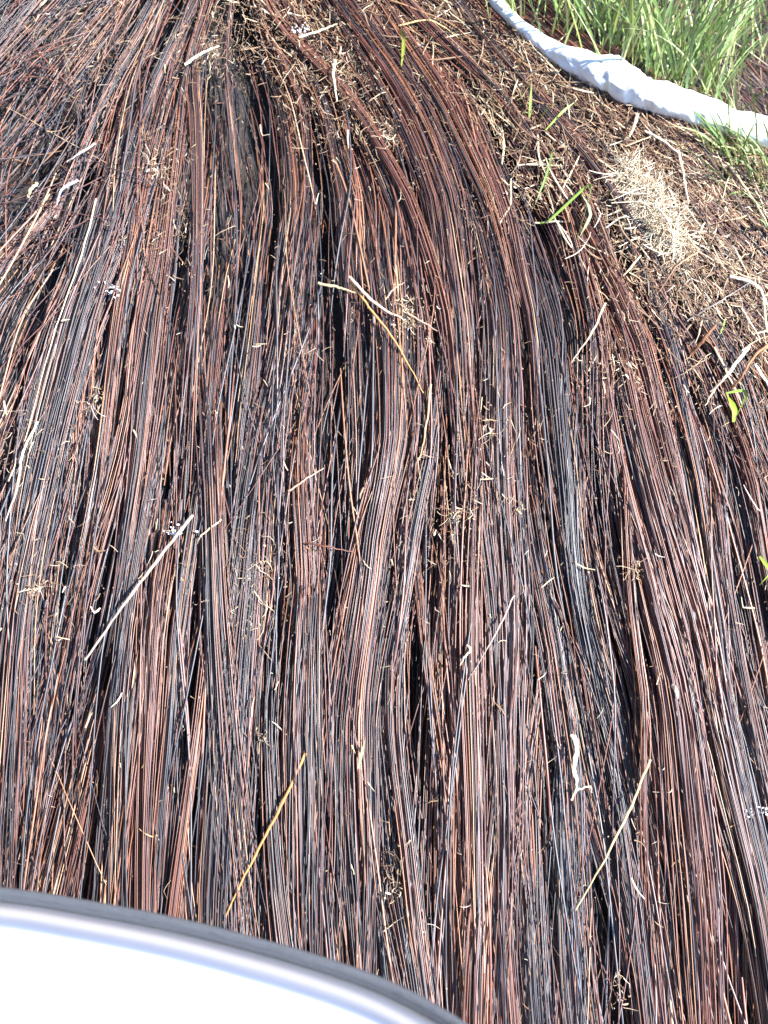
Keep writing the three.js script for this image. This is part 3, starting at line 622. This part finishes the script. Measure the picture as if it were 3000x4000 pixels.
// single green blades lying on the fibres
function leaf(label, pts, w, c = pick(GREENS)) {
  const q = pts.map(([x, y, h = 16]) => P(x, y, h / 1000)), o = P(pts[0][0], pts[0][1], 0);
  const m = mesh('loose_grass', bladeGeo(new THREE.CatmullRomCurve3(q, false, 'catmullrom', 0.3).getPoints(pts.length * 7), w * 0.0003, c, 0.3, o), M.blade, scene);
  m.position.copy(o); tag(m, label, 'grass');
}
leaf('long green blade kinked back on itself on the upper right slope', [[1164, 492, 12], [1182, 491, 18], [1254, 432, 30], [1267, 434, 34], [1256, 480, 26], [1242, 528, 14]], 8, [0.3, 0.45, 0.08]);
leaf('broad pale green leaf beside the kinked blade', [[1249, 438, 22], [1263, 465, 26], [1268, 485, 24], [1256, 510, 20], [1244, 529, 14]], 12, [0.42, 0.5, 0.25]);
leaf('thin upright green blade on the upper slope left of the sprout', [[1082, 367, 14], [1086, 330, 18], [1080, 282, 16]], 5);
leaf('straight thin green blade slanting just below the sprout', [[1175, 296, 16], [1210, 262, 22], [1242, 234, 18]], 5, [0.34, 0.46, 0.08]);
leaf('thin green blade hanging left of the kinked blade', [[1190, 340, 18], [1176, 395, 18], [1150, 460, 14]], 5);
leaf('yellow-green short leaf in the litter at the top middle', [[863, 84, 20], [871, 110, 26], [870, 140, 24], [864, 176, 14]], 8, [0.38, 0.42, 0.06]);
leaf('bright green folded leaf at the right edge below the forked stick', [[1577, 919, 14], [1576, 899, 20], [1567, 884, 24], [1558, 862, 20]], 11, [0.36, 0.52, 0.03]);
leaf('bent green stem joined over the bright folded leaf', [[1558, 861, 20], [1590, 859, 26], [1595, 874, 28], [1577, 918, 14]], 6, [0.34, 0.5, 0.08]);
leaf('green leaf poking in at the right edge, halfway down', [[1632, 1206, 14], [1644, 1228, 20], [1650, 1244, 22], [1632, 1268, 14]], 8, [0.36, 0.46, 0.06]);
leaf('tiny green blade beside the dark twig at the right edge', [[1548, 732, 16], [1554, 712, 20], [1558, 698, 18]], 5, [0.3, 0.5, 0.08]);
leaf('greenish white blade on the lower centre fibres', [[775, 1660, 14], [782, 1630, 18], [790, 1595, 14]], 6, [0.45, 0.48, 0.3]);

// ---------------------------------------------------------------- the boat
{
  const yRim = 0.90;
  const hit = (x, y) => { ray.set(x / 829.5 - 1, 1 - y / 1106, 0.5).unproject(camera).sub(cp).normalize(); const t = (yRim - cp.y) / ray.y; return [cp.x + ray.x * t, cp.z + ray.z * t]; };
  const seen = [[0, 1905], [200, 1935], [400, 1974], [540, 2009], [698, 2054], [831, 2101], [931, 2150], [1031, 2213]].map(([x, y]) => hit(x, y));
  const l0 = seen[0], l1 = seen[1], r0 = seen[6], r1 = seen[7];
  const dl = [(l0[0] - l1[0]) * 1, (l0[1] - l1[1])], dr = [r1[0] - r0[0], r1[1] - r0[1]], nl = Math.hypot(...dl), nr = Math.hypot(...dr);
  const out = [[-1.9, l0[1] + 0.06], [-1.2, l0[1] - 0.035], [-0.7, l0[1] - 0.03], ...seen, [r1[0] + dr[0] / nr * 0.09 - 0.01, r1[1] + dr[1] / nr * 0.09 + 0.015], [r1[0] + 0.115, r1[1] + 0.22], [r1[0] + 0.11, r1[1] + 0.36], [r1[0] + 0.0, r1[1] + 0.53], [-0.2, r1[1] + 0.66], [-0.9, r1[1] + 0.72], [-1.9, r1[1] + 0.68]];
  const loop = new THREE.CatmullRomCurve3(out.map(([x, z]) => V(x, 0, z)), true, 'centripetal'), n = 420;
  const pts = loop.getSpacedPoints(n).slice(0, n);
  // outward normals in plan
  let area = 0; pts.forEach((a, i) => { const b = pts[(i + 1) % n]; area += a.x * b.z - b.x * a.z; });
  const sgn = area > 0 ? 1 : -1;
  const nrm = pts.map((a, i) => { const p = pts[(i + n - 1) % n], q = pts[(i + 1) % n], d = V(q.z - p.z, 0, -(q.x - p.x)).multiplyScalar(sgn).normalize(); return d; });
  const at = V(-0.8, 0, r1[1] + 0.3);
  function sweep(name, profile, m, parent, closed = true) {        // profile: [outward, up] in metres, swept round the outline
    const p = [], uv = [], idx = [], k = profile.length;
    for (let i = 0; i <= n; i++) { const a = pts[i % n], d = nrm[i % n]; profile.forEach(([o, y], j) => { p.push(a.x + d.x * o - at.x, yRim + y - at.y, a.z + d.z * o - at.z); uv.push(i * 0.02, j * 0.1); }); }
    for (let i = 0; i < n; i++) for (let j = 0; j < (closed ? k : k - 1); j++) { const j2 = (j + 1) % k, a = i * k, b = (i + 1) * k; idx.push(a + j, b + j, a + j2, a + j2, b + j, b + j2); }
    const g = new THREE.BufferGeometry(); g.setAttribute('position', new THREE.Float32BufferAttribute(p, 3)); g.setAttribute('uv', new THREE.Float32BufferAttribute(uv, 2)); g.setIndex(idx); g.computeVertexNormals();
    return mesh(name, g, m, parent);
  }
  const round = (cx, cy, rx, ry, a0, a1, k) => Array.from({ length: k + 1 }, (_, i) => { const A = (a0 + (a1 - a0) * i / k) * D2R; return [cx + rx * Math.cos(A), cy + ry * Math.sin(A)]; });
  const boat = groupAt('boat', at);
  tag(boat, 'white boat deck with a grey rubber rim, cut off at the bottom left corner', 'boat');
  const white = new THREE.MeshPhysicalMaterial({ name: 'white_gelcoat', color: new THREE.Color().setRGB(0.8, 0.8, 0.8), roughness: 0.35, bumpMap: deckBump, bumpScale: 0.0003, clearcoat: 0.5, clearcoatRoughness: 0.2 });
  const grey = new THREE.MeshPhysicalMaterial({ name: 'grey_rubber', color: new THREE.Color().setRGB(0.085, 0.09, 0.10), roughness: 0.5, bumpMap: deckBump, bumpScale: 0.0004 });
  const silver = new THREE.MeshPhysicalMaterial({ name: 'silver_trim', color: new THREE.Color().setRGB(0.70, 0.70, 0.74), roughness: 0.42, metalness: 0.92 });
  sweep('rub_rail', [...round(-0.0055, -0.010, 0.0055, 0.010, 95, -95, 14), [-0.0095, -0.02], [-0.0095, -0.001]], grey, boat);
  sweep('rim_trim', [[-0.0097, -0.03], [-0.0097, -0.006], ...round(-0.0200, -0.0105, 0.0098, 0.0100, 30, 172, 16), [-0.0300, -0.03]], silver, boat);
  const hullP = [[-0.0096, -0.024]]; for (let k = 0; k <= 14; k++) { const t = k / 14; hullP.push([-0.02 - 0.10 * t * t - 0.03 * t, -0.03 - 1.02 * t]); }
  sweep('hull', hullP, white, boat, false);
  // deck: rings that run in from the rim to a gently crowned middle
  const cx = pts.reduce((s, q) => s + q.x, 0) / n, cz = pts.reduce((s, q) => s + q.z, 0) / n, p = [], idx = [], uv = [], R = 24;
  for (let r = 0; r <= R; r++) {
    const t = r / R;
    for (let i = 0; i <= n; i++) {
      const a = pts[i % n], d = nrm[i % n], ex = a.x - d.x * 0.0295, ez = a.z - d.z * 0.0295;
      const x = ex + (cx - ex) * t, z = ez + (cz - ez) * t;
      p.push(x - at.x, yRim - 0.012 + 0.02 * (1 - (1 - t) ** 3) - at.y, z - at.z); uv.push(x * 4, z * 4);
      if (r && i) { const b = r * (n + 1) + i, c = b - n - 1; idx.push(c - 1, b - 1, c, c, b - 1, b); }
    }
  }
  const g = new THREE.BufferGeometry(); g.setAttribute('position', new THREE.Float32BufferAttribute(p, 3)); g.setAttribute('uv', new THREE.Float32BufferAttribute(uv, 2)); g.setIndex(idx); g.computeVertexNormals();
  mesh('deck', g, white, boat);
  const sb = new Buf(), a0 = hit(752, 2138), a1 = hit(790, 2153), a2 = hit(845, 2168);
  const lift = yRim - 0.0119 + 0.0085;
  tube(sb, new THREE.CatmullRomCurve3([a0, a1, a2].map(([x, z]) => V(x - at.x, lift - at.y, z - at.z))).getPoints(14), (t) => 0.0016 * (1 - 0.8 * t) * (1 + 0.5 * noise(t * 9, 2, 77)), () => [0.3, 0.29, 0.28], 5, 0.15, V(0, 1, 0));
  mesh('scuff_mark', sb.geo(), M.straw, boat).userData.label = 'grey scuff on the white deck';
}

renderer.render(scene, camera);
